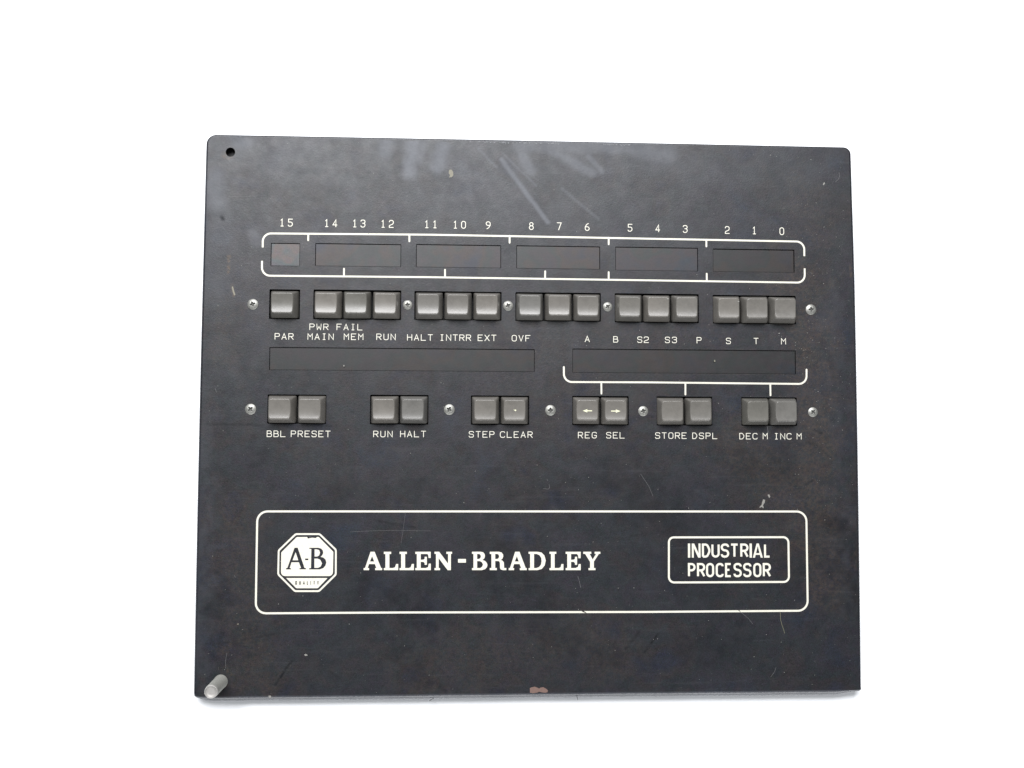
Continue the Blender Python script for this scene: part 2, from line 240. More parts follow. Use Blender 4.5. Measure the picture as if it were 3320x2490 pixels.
def object_xy(nt):
    tc = node(nt, 'ShaderNodeTexCoord')
    return tc.outputs['Object'], vmt(nt, 'MULTIPLY', tc.outputs['Object'], (1, 1, 0))

import numpy as np
def value_noise(x, y, cell, seed):
    """smooth random field in -1..1, cell in mm"""
    g = np.random.RandomState(seed).uniform(-1, 1, (256, 256))
    u, v = (x + 400) / cell, (y + 400) / cell
    i, j = np.floor(u).astype(int), np.floor(v).astype(int)
    fu, fv = u - i, v - j
    fu, fv = fu * fu * (3 - 2 * fu), fv * fv * (3 - 2 * fv)
    q = lambda a, b_: g[a % 256, b_ % 256]
    return (q(i, j) * (1 - fu) + q(i + 1, j) * fu) * (1 - fv) + (q(i, j + 1) * (1 - fu) + q(i + 1, j + 1) * fu) * fv

def stain_field(x, y, table, soft, warp, seed):
    """union of capsule shaped stains (x1 y1 x2 y2 radius strength, mm) at the points x, y"""
    acc = np.zeros_like(x)
    wx = warp * (value_noise(x, y, 7, seed) + .5 * value_noise(x, y, 2.6, seed + 1)); wy = warp * (value_noise(x, y, 7, seed + 2) + .5 * value_noise(x, y, 2.6, seed + 3))
    for x1, y1, x2, y2, r, st in table:
        k = min(1, r / 6)
        px, py = x + wx * k, y + wy * k
        dx, dy = x2 - x1, y2 - y1; l2 = dx * dx + dy * dy + 1e-9
        t = np.clip(((px - x1) * dx + (py - y1) * dy) / l2, 0, 1)
        d = np.hypot(px - x1 - t * dx, py - y1 - t * dy)
        a, c = r * (1 + soft * .35), r * (1 - soft)
        m_ = np.clip((a - d) / (a - c + 1e-9), 0, 1)
        acc = np.maximum(acc, m_ * m_ * (3 - 2 * m_) * st)
    return acc

# ------------------------------------------------------------------ materials
def panel_paint(name, wear=True, tint=(1, 1, 1), rough=0.46):
    mt, nt, bs = new_mat(name)
    obj, xy = object_xy(nt)
    big = noise(nt, obj, 34, 3, .6)
    col = ramp(nt, big, [(0.30, (.0045, .0080, .0145)), (0.42, (.0090, .0078, .0110)), (0.50, (.0058, .0084, .0105)), (0.58, (.0105, .0084, .0090)), (0.70, (.0055, .0072, .0140))])
    mid = ramp(nt, noise(nt, obj, 230, 2, .6), [(0.34, (.55, .72, .80)), (0.45, (1.20, .92, 1.15)), (0.54, (.80, 1.05, .90)), (0.64, (1.25, 1.12, 1.30))])
    col = mix(nt, .8 if wear else .3, col, mix(nt, 1.0, col, mid, 'MULTIPLY'))
    fine = noise(nt, obj, 1400, 2, .7)
    grain = maprange(nt, fine, .3, .7, .22, 1.95)
    if not wear: grain = maprange(nt, fine, .3, .7, .8, 1.22)
    col = mix(nt, 1.0, col, grain, 'MULTIPLY')
    col = mix(nt, 1.0, col, (*tint, 1), 'MULTIPLY')
    ro = maprange(nt, noise(nt, obj, 120, 4, .7), .3, .7, rough - .04, rough + .04)
    if wear:
        at = node(nt, 'ShaderNodeAttribute'); at.attribute_name = 'wear'
        sep = node(nt, 'ShaderNodeSeparateColor'); put(nt, sep.inputs[0], at.outputs['Color'])
        sm, dk, br = sep.outputs[0], sep.outputs[1], sep.outputs[2]
        at2 = node(nt, 'ShaderNodeAttribute'); at2.attribute_name = 'sheen_film'
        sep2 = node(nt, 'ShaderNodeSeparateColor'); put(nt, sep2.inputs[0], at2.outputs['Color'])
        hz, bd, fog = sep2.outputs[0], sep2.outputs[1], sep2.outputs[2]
        sm = mth(nt, 'MULTIPLY', sm, maprange(nt, noise(nt, obj, 500, 3, .7), .25, .75, .75, 1.2), clamp=True)
        br = mth(nt, 'MULTIPLY', br, maprange(nt, noise(nt, obj, 420, 4, .75), .42, .62, 0.1, 1.0))
        dk = mth(nt, 'MULTIPLY', dk, maprange(nt, noise(nt, obj, 330, 3, .7), .35, .6, .45, 1))
        col = mix(nt, fog, col, (.0125, .0135, .0175, 1))
        col = mix(nt, hz, col, (.036, .040, .048, 1))  # haze tone, carries the lamp sheen put into the colour near the top
        col = mix(nt, sm, col, (.080, .085, .097, 1))
        col = mix(nt, br, col, (.070, .046, .028, 1))
        col = mix(nt, mth(nt, 'MAXIMUM', dk, bd), col, (.004, .0045, .006, 1))
        # faint wiping streaks
        stv = node(nt, 'ShaderNodeMapping'); put(nt, stv.inputs['Vector'], obj)
        stv.inputs['Rotation'].default_value = (0, 0, 0.5); stv.inputs['Scale'].default_value = (18, 260, 1)
        st = maprange(nt, noise(nt, stv.outputs[0], 1.0, 3, .6), .58, .78, 0, .10)
        col = mix(nt, st, col, (.09, .093, .10, 1))
        ro = mth(nt, 'ADD', ro, mth(nt, 'MULTIPLY', sm, .12))
        ro = mth(nt, 'ADD', ro, mth(nt, 'MULTIPLY', dk, .25))
        wr_ = maprange(nt, noise(nt, obj, 70, 5, .72), .36, .64, .50, .38)
        ro = mth(nt, 'MULTIPLY', ro, mth(nt, 'SUBTRACT', 1.0, mth(nt, 'MULTIPLY', at2.outputs['Alpha'], .55)))
        sp = mth(nt, 'MULTIPLY', wr_, mth(nt, 'SUBTRACT', 1.0, mth(nt, 'MULTIPLY', mth(nt, 'MAXIMUM', dk, bd), .65)))
        put(nt, bs.inputs['Specular IOR Level'], sp)
    put(nt, bs.inputs['Base Color'], col)
    put(nt, bs.inputs['Roughness'], ro)
    if not wear: bs.inputs['Specular IOR Level'].default_value = 0.5
    put(nt, bs.inputs['Normal'], bump(nt, noise(nt, obj, 1000, 2, .7), 0.55 if wear else .2, 0.00012))
    return mt

def plain(name, col, rough, metallic=0.0, spec=.5, var=.12, scale=400, bmp=0.0):
    mt, nt, bs = new_mat(name)
    obj, xy = object_xy(nt)
    v = maprange(nt, noise(nt, obj, scale, 3, .6), .3, .7, 1 - var, 1 + var)
    put(nt, bs.inputs['Base Color'], mix(nt, 1.0, (*col, 1), v, 'MULTIPLY'))
    bs.inputs['Roughness'].default_value = rough
    bs.inputs['Metallic'].default_value = metallic
    bs.inputs['Specular IOR Level'].default_value = spec
    if bmp: put(nt, bs.inputs['Normal'], bump(nt, noise(nt, obj, scale * 3, 2, .6), bmp, 0.0001))
    return mt

M_PAINT = panel_paint('charcoal_panel_paint')
M_LENS = panel_paint('smoked_window_plastic', wear=False, tint=(2.4, 2.1, 1.7), rough=.47)
M_LENS0 = panel_paint('clear_window_plastic', wear=False, tint=(6.0, 5.6, 4.8), rough=.44)
M_LENS2 = panel_paint('dark_window_plastic', wear=False, tint=(1.3, 1.15, .95), rough=.46)
M_INK = plain('cream_screen_ink', (.59, .575, .495), .55, var=.06, scale=700)
M_INK2 = plain('yellowish_key_ink', (.58, .58, .41), .5, var=.05, scale=900)
M_KEY = plain('grey_key_plastic', (.114, .108, .098), .28, var=.05, scale=500, bmp=.05)
def vary_keys():
    nt = M_KEY.node_tree; bs = nt.nodes['Principled BSDF']
    oi = node(nt, 'ShaderNodeObjectInfo')
    src = bs.inputs['Base Color'].links[0].from_socket
    tone = ramp(nt, oi.outputs['Random'], [(0.0, (.84, .86, .84)), (.35, (1.0, 1.0, 1.0)), (.7, (1.12, 1.10, 1.08)), (1.0, (.94, .97, 1.0))])
    tc = node(nt, 'ShaderNodeTexCoord')
    off = vmt(nt, 'ADD', tc.outputs['Object'], vmt(nt, 'SCALE', (1, 1, 1), scale=oi.outputs['Random']))
    grime = maprange(nt, noise(nt, off, 130, 4, .7), .45, .75, 1.04, .84)
    put(nt, bs.inputs['Base Color'], mix(nt, 1.0, mix(nt, 1.0, src, tone, 'MULTIPLY'), grime, 'MULTIPLY'))
    put(nt, bs.inputs['Roughness'], maprange(nt, noise(nt, off, 90, 4, .7), .3, .7, .25, .33))
vary_keys()
M_BED = plain('black_key_bed', (.006, .006, .007), .7)
M_STEEL = plain('nickel_screw_metal', (.27, .27, .25), .48, metallic=.7, var=.2, scale=900, bmp=.1)
M_RECESS = plain('screw_recess_dark', (.07, .07, .065), .6, metallic=.4)  # darker tone inside the cross-shaped recess
M_PIN = plain('zinc_pin_metal', (.25, .25, .23), .62, metallic=.3, var=.14, scale=1500, bmp=.3)
M_PINFACE = plain('bright_pin_face', (.34, .33, .315), .55, metallic=.3, var=.06, scale=800, bmp=.1)
M_CHIP = {'tan': plain('tan_primer', (.17, .16, .125), .7, scale=1500), 'pink': plain('pink_primer', (.135, .082, .067), .7, scale=1500),
          'pale': plain('pale_primer', (.19, .185, .17), .7, scale=1500), 'straw': plain('straw_scratch', (.13, .125, .08), .7, scale=1500)}
M_SCR = plain('faint_scratch', (.075, .075, .078), .6, scale=1500, var=.4)
M_EDGE = plain('rubbed_edge', (.14, .145, .155), .6, scale=1500, var=.4)
M_DUST = plain('dust', (.22, .22, .20), .8)
M_HAIR = plain('dark_lint', (.03, .03, .03), .7)

def table_mat():
    mt, nt, bs = new_mat('white_seamless_paper')
    obj, xy = object_xy(nt)
    v = maprange(nt, noise(nt, obj, 20, 4, .6), .3, .7, .97, 1.0)
    put(nt, bs.inputs['Base Color'], mix(nt, 1.0, (.885, .90, .92, 1), v, 'MULTIPLY'))
    bs.inputs['Roughness'].default_value = .6
    put(nt, bs.inputs['Normal'], bump(nt, noise(nt, obj, 900, 3, .6), .1, .0001))
    return mt
M_TABLE = table_mat()

# ------------------------------------------------------------------ object helpers
COL = S.collection
def link_mesh(name, verts, faces, mat, parent=None, smooth=False, label=None, kind=None, mats=None, mi=None):
    me = bpy.data.meshes.new(name)
    me.from_pydata([tuple(v) for v in verts], [], faces)
    for q in (mats or [mat]): me.materials.append(q)
    if mi: me.polygons.foreach_set('material_index', mi)
    if smooth is True: me.polygons.foreach_set('use_smooth', [True] * len(me.polygons))
    elif smooth: me.polygons.foreach_set('use_smooth', smooth)
    me.update()
    o = bpy.data.objects.new(name, me); COL.objects.link(o)
    if parent: o.parent = parent
    if label: o['label'] = label
    if kind: o['kind'] = kind
    return o

root = bpy.data.objects.new('control_panel', None); COL.objects.link(root)
root['label'] = 'scuffed charcoal metal control panel with grey push keys and white printed lettering, lying on white'
root['category'] = 'control panel'

# 2D shapes in mm on the panel face ---------------------------------------------------
def area2(p):
    return sum(p[i][0] * p[(i + 1) % len(p)][1] - p[(i + 1) % len(p)][0] * p[i][1] for i in range(len(p))) / 2

def ccw(p):
    p = [tuple(q[:2]) for q in p]
    return p if area2(p) > 0 else p[::-1]

def inside(pt, poly):
    x, y = pt; c = False
    for i in range(len(poly)):
        x1, y1 = poly[i]; x2, y2 = poly[i - 1]
        if (y1 > y) != (y2 > y) and x < (x2 - x1) * (y - y1) / (y2 - y1) + x1: c = not c
    return c

def clean(p):
    out = []
    for q in p:
        if not out or math.dist(q[:2], out[-1][:2]) > 1e-4: out.append(tuple(q[:2]))
    if len(out) > 1 and math.dist(out[0], out[-1]) < 1e-4: out.pop()
    return out

def fill2d(pos, neg=()):
    """union of pos polygons minus neg polygons -> verts2d, triangles"""
    polys = [ccw(clean(p)) for p in pos] ; npos = len(polys)
    polys += [ccw(clean(p)) for p in neg]
    vs, fs = [], []
    for p in polys:
        fs.append(list(range(len(vs), len(vs) + len(p)))); vs += [Vector(q) for q in p]
    v, e, f, ov, oe, of = delaunay_2d_cdt(vs, [], fs, 1, 1e-5)
    out = []
    for tri in f:
        c = [sum(v[i][k] for i in tri) / len(tri) for k in (0, 1)]
        if any(inside(c, p) for p in polys[npos:]): continue
        if not any(inside(c, p) for p in polys[:npos]): continue
        out.append(list(tri))
    return v, out

def fillet(pts, closed=False, n=7):
    """pts: (x, y[, r]) -> polyline with rounded corners"""
    out = []; N = len(pts)
    for i, p in enumerate(pts):
        r = p[2] if len(p) > 2 else 0
        if r <= 0 or (not closed and i in (0, N - 1)):
            out.append((p[0], p[1])); continue
        P = Vector(p[:2]); A = Vector(pts[i - 1][:2]) - P; B = Vector(pts[(i + 1) % N][:2]) - P
        la, lb = A.length, B.length
        A.normalize(); B.normalize()
        ang = math.acos(max(-1, min(1, A.dot(B))))
        if ang > 3.1: out.append((p[0], p[1])); continue
        t = min(r / math.tan(ang / 2), la * (.5 if len(pts[i - 1]) > 2 else .98), lb * (.5 if len(pts[(i + 1) % N]) > 2 else .98))
        rr = t * math.tan(ang / 2)
        c = P + (A + B).normalized() * (rr / math.sin(ang / 2))
        s, e = P + A * t - c, P + B * t - c
        a0 = math.atan2(s.y, s.x); da = math.atan2(e.y, e.x) - a0
        while da > math.pi: da -= 2 * math.pi
        while da < -math.pi: da += 2 * math.pi
        for k in range(n + 1):
            a = a0 + da * k / n
            out.append((c.x + rr * math.cos(a), c.y + rr * math.sin(a)))
    return out

def ribbon(pts, w, closed=False, round_cap=False):
    """stroke -> list of polygons (quads, mitred), optional round caps"""
    q = []
    for p in pts:
        if not q or math.dist(p[:2], q[-1]) > 1e-3: q.append((p[0], p[1]))
    if closed and math.dist(q[0], q[-1]) < 1e-3: q.pop()
    n = len(q); h = w / 2; off = []
    for i in range(n):
        a = Vector(q[i - 1]) if (i or closed) else None
        b = Vector(q[(i + 1) % n]) if (i < n - 1 or closed) else None
        P = Vector(q[i])
        d1 = (P - a).normalized() if a is not None else (b - P).normalized()
        d2 = (b - P).normalized() if b is not None else d1
        n1 = Vector((-d1.y, d1.x)); n2 = Vector((-d2.y, d2.x))
        mn = n1 + n2
        if mn.length < .15: mn = n1
        mn.normalize(); k = h / max(.45, mn.dot(n1))
        off.append((P + mn * k, P - mn * k))
    polys = []
    for i in range(n if closed else n - 1):
        j = (i + 1) % n
        polys.append([off[i][0], off[i][1], off[j][1], off[j][0]])
    if round_cap and not closed:
        for P in (q[0], q[-1]):
            polys.append([(P[0] + h * math.cos(t * math.pi / 5), P[1] + h * math.sin(t * math.pi / 5)) for t in range(10)])
    return [[tuple(v) for v in p] for p in polys]

def print_obj(name, pos, neg=(), z=0.03, mat=None, parent=None, label=None):
    v, f = fill2d(pos, neg)
    return link_mesh(name, [(p.x * MM, p.y * MM, TOP + z * MM) for p in v], f, mat or M_INK, parent or root, label=label)

# stroke alphabet: each glyph a list of strokes of (x, y, corner radius) in a 0..1 cell
G = {
 'A': [[(0, 0), (.5, 1), (1, 0)], [(.16, .32), (.84, .32)]],
 'B': [[(0, .53), (0, 1), (.9, 1, .2), (.9, .53, .2), (0, .53)], [(0, .53), (1, .53, .2), (1, 0, .2), (0, 0), (0, .53)]],
 'C': [[(1, .82), (1, 1, .25), (0, 1, .3), (0, 0, .3), (1, 0, .25), (1, .18)]],
 'D': [[(0, 0), (0, 1), (.65, 1, .2), (1, .6, .2), (1, .4, .2), (.65, 0, .2), (0, 0)]],
 'E': [[(1, 1), (0, 1), (0, 0), (1, 0)], [(0, .52), (.72, .52)]],
 'F': [[(1, 1), (0, 1), (0, 0)], [(0, .52), (.72, .52)]],
 'G': [[(1, .82), (1, 1, .25), (0, 1, .3), (0, 0, .3), (1, 0, .25), (1, .45), (.5, .45)]],
 'H': [[(0, 0), (0, 1)], [(1, 0), (1, 1)], [(0, .52), (1, .52)]],
 'I': [[(.5, 0), (.5, 1)], [(.26, 0), (.74, 0)], [(.26, 1), (.74, 1)]],
 'L': [[(0, 1), (0, 0), (1, 0)]],
 'M': [[(0, 0), (0, 1), (.5, .5), (1, 1), (1, 0)]],
 'N': [[(0, 0), (0, 1), (1, 0), (1, 1)]],
 'O': [[(.5, 1), (1, 1, .25), (1, 0, .25), (0, 0, .25), (0, 1, .25), (.5, 1)]],
 'P': [[(0, 0), (0, 1), (1, 1, .22), (1, .48, .22), (0, .48)]],
 'Q': [[(.5, 1), (1, 1, .3), (1, 0, .3), (0, 0, .3), (0, 1, .3), (.5, 1)], [(.6, .25), (1, 0)]],
 'R': [[(0, 0), (0, 1), (1, 1, .22), (1, .48, .22), (0, .48)], [(.5, .48), (1, 0)]],
 'S': [[(1, .80), (1, 1, .24), (0, 1, .26), (0, .56, .22), (1, .48, .22), (1, 0, .26), (0, 0, .24), (0, .20)]],
 'T': [[(0, 1), (1, 1)], [(.5, 1), (.5, 0)]],
 'U': [[(0, 1), (0, 0, .25), (1, 0, .25), (1, 1)]],
 'V': [[(0, 1), (.5, 0), (1, 1)]],
 'W': [[(0, 1), (.12, 0), (.5, .55), (.88, 0), (1, 1)]],
 'X': [[(0, 0), (1, 1)], [(0, 1), (1, 0)]],
 'Y': [[(0, 1), (.5, .45), (1, 1)], [(.5, .45), (.5, 0)]],
 '0': [[(.5, 1), (1, 1, .3), (1, 0, .3), (0, 0, .3), (0, 1, .3), (.5, 1)]],
 '1': [[(.22, .82), (.5, 1), (.5, 0)], [(.2, 0), (.8, 0)]],
 '2': [[(0, .78), (0, 1, .25), (1, 1, .28), (1, .52, .25), (0, .25, .12), (0, 0), (1, 0)]],
 '3': [[(0, .82), (0, 1, .22), (1, 1, .22), (1, .54, .2), (.4, .54)], [(.4, .54), (1, .54, .2), (1, 0, .24), (0, 0, .24), (0, .18)]],
 '4': [[(.72, 0), (.72, 1), (0, .26), (1, .26)]],
 '5': [[(1, 1), (.05, 1), (.05, .58), (1, .60, .24), (1, 0, .26), (0, 0, .24), (0, .16)]],
 '6': [[(.8, 1), (.35, .85, .2), (0, .5, .2), (0, 0, .26), (1, 0, .26), (1, .52, .26), (0, .52, .2)]],
 '7': [[(0, 1), (1, 1), (.35, 0)]],
 '8': [[(.5, 1), (.92, 1, .2), (.92, .54, .2), (.08, .54, .2), (.08, 1, .2), (.5, 1)], [(.5, .54), (1, .54, .24), (1, 0, .24), (0, 0, .24), (0, .54, .24), (.5, .54)]],
 '9': [[(.2, 0), (.65, .15, .2), (1, .5, .2), (1, 1, .26), (0, 1, .26), (0, .48, .26), (1, .48, .2)]],
}
def glyph(ch, x, y, w, h, sw, tilt=0.0, cap=True, slant=0):
    """cell is the OUTER box of the letter; strokes run half a width inside it"""
    out = []
    hw, hh = w - sw, h - sw
    for st in G[ch]:
        pts = [((x + sw / 2 + p[0] * hw), (y + sw / 2 + p[1] * hh + tilt * p[0] * hw)) + ((p[2] * h,) if len(p) > 2 else ()) for p in st]
        out += ribbon(fillet(pts, n=5), sw, round_cap=cap)
    return out

# ------------------------------------------------------------------ setting
tv = [(-4, -4, 0), (4, -4, 0), (4, 4, 0), (-4, 4, 0)]
link_mesh('tabletop', tv, [(0, 1, 2, 3)], M_TABLE, kind='structure')

# ------------------------------------------------------------------ sheet metal front plate
X0, X1, Y0, Y1 = -200.9, 231.0, -200.6, 162.4       # where the bends start
def smooth(t): t = max(0, min(1, t)); return t * t * (3 - 2 * t)
def lip(x):                                          # bend radius of the bottom edge fades out at its ends
    return 1.5 + 3.0 * min(smooth((x - (X0 + 1.0)) / 6.0), smooth(((X1 - 3.0) - x) / 13.0))
rnd = random.Random(4)
inner, outer = [], []
def ring_pt(ix, iy, ox, oy): inner.append((ix, iy)); outer.append((ox, oy))
nb = 90
for i in range(nb + 1):                              # bottom, left to right
    x = X0 + .4 + (X1 - X0 - .8) * i / nb
    w = .10 * math.sin(x * .021 + 1) + .05 * math.sin(x * .11)
    ring_pt(x, Y0 + w * .6, x, Y0 - lip(x) + w)
ring_pt(X1, Y0 + .4, X1 + 1.6, Y0 - .4)
for i in range(13):                                  # right, upwards
    y = Y0 + 1.5 + (Y1 - 3.5 - Y0 - 1.5) * i / 12
    bow = .55 * math.sin(math.pi * (y - Y0) / (Y1 - Y0))
    ring_pt(X1 - .5 + bow - .9 * smooth((y - 60) / 110), y, X1 + 1.6 + bow - .9 * smooth((y - 60) / 110), y)
def corner(cx, cy, a0, r, ex, ey):
    for i in range(1, 9):
        a = a0 + math.pi / 2 * i / 9
        ring_pt(cx + r * math.cos(a), cy + r * math.sin(a), cx + (r + ex) * math.cos(a), cy + (r + ey) * math.sin(a))
corner(X1 - 4.9, Y1 - 3.5, 0, 3.5, 2.1, 1.5)
for i in range(13):
    x = X1 - 4.9 + (X0 + 5.0 - X1 + 4.9) * i / 12
    w = .25 * math.sin(math.pi * i / 12)
    ring_pt(x, Y1 + w, x, Y1 + 1.5 + w)
corner(X0 + 5.0, Y1 - 5.0, math.pi / 2, 5.0, 2.0, 1.5)
for i in range(13):
    y = Y1 - 5.0 - (Y1 - 5.0 - Y0 - 1.5) * i / 12
    bow = .5 * math.sin(math.pi * (y - Y0) / (Y1 - Y0))
    ring_pt(X0 - bow, y, X0 - 2.0 - bow, y)
ring_pt(X0, Y0 + .4, X0 - 1.6, Y0 - .4)

V, F, SM = [], [], []
hole_c = [(HOLE[0] + 3.1 * math.cos(t * math.pi / 20), HOLE[1] + 3.1 * math.sin(t * math.pi / 20)) for t in range(40)]
def rrect(x0, y0, x1, y1, r, n=3): return fillet([(x0, y0, r), (x1, y0, r), (x1, y1, r), (x0, y1, r)], True, n)
holes = [rrect(*r, .35) for r in WINDOWS] + [rrect(*r, .5) for n_, r in OPENINGS] + [hole_c]
def face_mesh(outline, holes, cell):
    """the flat face: a fine grid of quads wherever a whole cell fits, a constrained triangulation in what is left"""
    polys = [ccw(clean(outline))] + [ccw(clean(h)) for h in holes]
    xs0, ys0 = -206.0, -206.0
    nx, ny = int(445 / cell) + 1, int(375 / cell) + 1
    gx, gy = np.meshgrid(xs0 + cell * (np.arange(nx) + .5), ys0 + cell * (np.arange(ny) + .5), indexing='ij')
    def inpoly(px, py, poly):
        c = np.zeros(px.shape, bool)
        for i in range(len(poly)):
            x1, y1 = poly[i]; x2, y2 = poly[i - 1]
            if y1 == y2: continue
            c ^= ((y1 > py) != (y2 > py)) & (px < (x2 - x1) * (py - y1) / (y2 - y1) + x1)
        return c
    full = inpoly(gx, gy, polys[0])
    for h in polys[1:]: full &= ~inpoly(gx, gy, h)
    near = np.zeros_like(full)
    for p in polys:                                  # cells an edge passes through, with a margin
        for i in range(len(p)):
            (x1, y1), (x2, y2) = p[i - 1], p[i]
            k = max(2, int(math.dist((x1, y1), (x2, y2)) / (cell * .3)) + 2)
            t = np.linspace(0, 1, k)
            ii = ((x1 + (x2 - x1) * t - xs0) / cell).astype(int); jj = ((y1 + (y2 - y1) * t - ys0) / cell).astype(int)
            for di in (-1, 0, 1):
                for dj in (-1, 0, 1): near[np.clip(ii + di, 0, nx - 1), np.clip(jj + dj, 0, ny - 1)] = True
    full &= ~near
    idx = {}; v = []; f = []
    def vid(i, j):
        q = idx.get((i, j))
        if q is None:
            q = idx[(i, j)] = len(v); v.append((xs0 + i * cell, ys0 + j * cell))
        return q
    I, J = np.nonzero(full)
    for i, j in zip(I.tolist(), J.tolist()):
        f.append((vid(i, j), vid(i + 1, j), vid(i + 1, j + 1), vid(i, j + 1)))
    pts, edges, pid = [], [], {}
    def pp(i, j):
        if (i, j) not in pid:
            pid[(i, j)] = len(pts); pts.append(Vector((xs0 + i * cell, ys0 + j * cell)))
        return pid[(i, j)]
    pad = np.pad(full, 1)
    for (di, dj, e0, e1) in ((-1, 0, (0, 0), (0, 1)), (1, 0, (1, 0), (1, 1)), (0, -1, (0, 0), (1, 0)), (0, 1, (0, 1), (1, 1))):
        nb2 = pad[1 + di:1 + di + nx, 1 + dj:1 + dj + ny]
        A_, B_ = np.nonzero(full & ~nb2)
        for i, j in zip(A_.tolist(), B_.tolist()): edges.append((pp(i + e0[0], j + e0[1]), pp(i + e1[0], j + e1[1])))
    for p in polys:
        b0 = len(pts); pts += [Vector(q) for q in p]
        edges += [(b0 + i, b0 + (i + 1) % len(p)) for i in range(len(p))]
    cv, ce, cf, *_ = delaunay_2d_cdt(pts, edges, [], 0, 1e-5)
    cx = np.array([[sum(cv[i][k] for i in t) / 3 for k in (0, 1)] for t in cf])
    keep = inpoly(cx[:, 0], cx[:, 1], polys[0])
    for h in polys[1:]: keep &= ~inpoly(cx[:, 0], cx[:, 1], h)
    ci = np.clip(((cx[:, 0] - xs0) / cell).astype(int), 0, nx - 1); cj = np.clip(((cx[:, 1] - ys0) / cell).astype(int), 0, ny - 1)
    keep &= ~full[ci, cj]
    b0 = len(v); v += [(q.x, q.y) for q in cv]
    f += [tuple(b0 + i for i in t) for t, k in zip(cf, keep) if k]
    return v, f
fv, ff = face_mesh(inner, holes, 0.7)
V += [(x * MM, y * MM, TOP) for x, y in fv]; F += ff; SM += [False] * len(ff)
for h in holes:                                      # edges of the cut-outs
    p = ccw(clean(h)); b = len(V); n = len(p)
    V += [(x * MM, y * MM, TOP) for x, y in p] + [(x * MM, y * MM, TOP - 1.8 * MM) for x, y in p]
    for i in range(n):
        j = (i + 1) % n
        F.append((b + i, b + n + i, b + n + j, b + j)); SM.append(len(p) > 30)
n = len(inner); K = 9; b = len(V)
for k in range(K + 1):
    t = math.pi / 2 * k / K
    for (ix, iy), (ox, oy) in zip(inner, outer):
        r = math.dist((ix, iy), (ox, oy))
        V.append(((ix + (ox - ix) * math.sin(t)) * MM, (iy + (oy - iy) * math.sin(t)) * MM, TOP - (r * 1.35) * (1 - math.cos(t)) * MM))
for (ox, oy) in outer: V.append((ox * MM, oy * MM, 0.6 * MM))
for k in range(K + 1):
    for i in range(n):
        j = (i + 1) % n
        F.append((b + k * n + i, b + (k + 1) * n + i, b + (k + 1) * n + j, b + k * n + j)); SM.append(True)
plate = link_mesh('front_plate', V, F, M_PAINT, root, smooth=SM)
def wear_sheen_layers(o):
    co = np.empty(len(o.data.vertices) * 3, np.float32); o.data.vertices.foreach_get('co', co)
    x, y = co[0::3] / MM, co[1::3] / MM
    x, y = x.astype(float), y.astype(float)
    sm = np.clip(1.15 * stain_field(x, y, SMUDGES, .85, 1.2, 1), 0, 1)
    dk = stain_field(x, y, [(*q[:4], max(1.25, q[4]), min(1, q[5] * 1.25)) for q in DARK_MARKS], .9, 1.3, 11)
    br = np.maximum(stain_field(x, y, BROWN_STAINS, .9, 3.0, 21), stain_field(x, y, RUST_SPECKLE, 1.0, 12.0, 25))
    hz = stain_field(x, y, SHEEN_HAZE, 1.0, 7.0, 31)
    bd = .75 * stain_field(x, y, RUBBED_DARK, 1.0, 8.0, 41) * np.clip(.75 + .5 * value_noise(x, y, 9, 51) + .4 * value_noise(x, y, 3.5, 52), 0, 1.2)
    n_ = value_noise(x, y, 55, 61) * .22 + value_noise(x, y, 21, 62) * .16 + value_noise(x, y, 9, 63) * .2 + value_noise(x, y, 4, 64) * .25 + value_noise(x, y, 2, 65) * .25
    fog = np.clip(.5 + .75 * n_, 0, 1) * .55
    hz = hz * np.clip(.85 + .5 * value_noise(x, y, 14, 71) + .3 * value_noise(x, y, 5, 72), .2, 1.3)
    # long thin wiping marks from dirty rags
    u, w = x * math.cos(.45) + y * math.sin(.45), -x * math.sin(.45) + y * math.cos(.45)
    st = np.clip(value_noise(u * .12, w * 1.1, 3, 81) - .45, 0, 1) * np.clip(value_noise(x, y, 60, 82), 0, 1)
    fog = np.clip(fog + st * .9, 0, 1)
    z = co[2::3] / MM
    pol = np.clip((TOP / MM - z) / .05, 0, 1) * (z > 1.5)
    lip_shine = pol * (y < Y0 + .3)
    sm = np.maximum(sm, lip_shine * .55)  # bottom bend lightened in colour to stand in for its bright reflection
    one = np.ones_like(x)
    for nm, ch, al in (('wear', (sm, dk, br), one), ('sheen_film', (hz, bd, fog), pol)):
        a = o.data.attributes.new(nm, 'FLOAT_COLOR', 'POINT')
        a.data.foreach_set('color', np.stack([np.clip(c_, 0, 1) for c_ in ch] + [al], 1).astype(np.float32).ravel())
wear_sheen_layers(plate)

def slab(name, x0, y0, x1, y1, z0, z1, mat, parent, bev=.0, label=None):
    """box with a small chamfer round its upper edge; z in mm above the face"""
    v = []
    for (a, z) in ((0, z0), (0, z1 - bev), (bev, z1)):
        v += [((x0 + a) * MM, (y0 + a) * MM, TOP + z * MM), ((x1 - a) * MM, (y0 + a) * MM, TOP + z * MM),
              ((x1 - a) * MM, (y1 - a) * MM, TOP + z * MM), ((x0 + a) * MM, (y1 - a) * MM, TOP + z * MM)]
    f = [(8, 9, 10, 11), (3, 2, 1, 0)]
    for k in (0, 4):
        for i in range(4): f.append((k + i, k + (i + 1) % 4, k + 4 + (i + 1) % 4, k + 4 + i))
    return link_mesh(name, v, f, mat, parent, label=label)

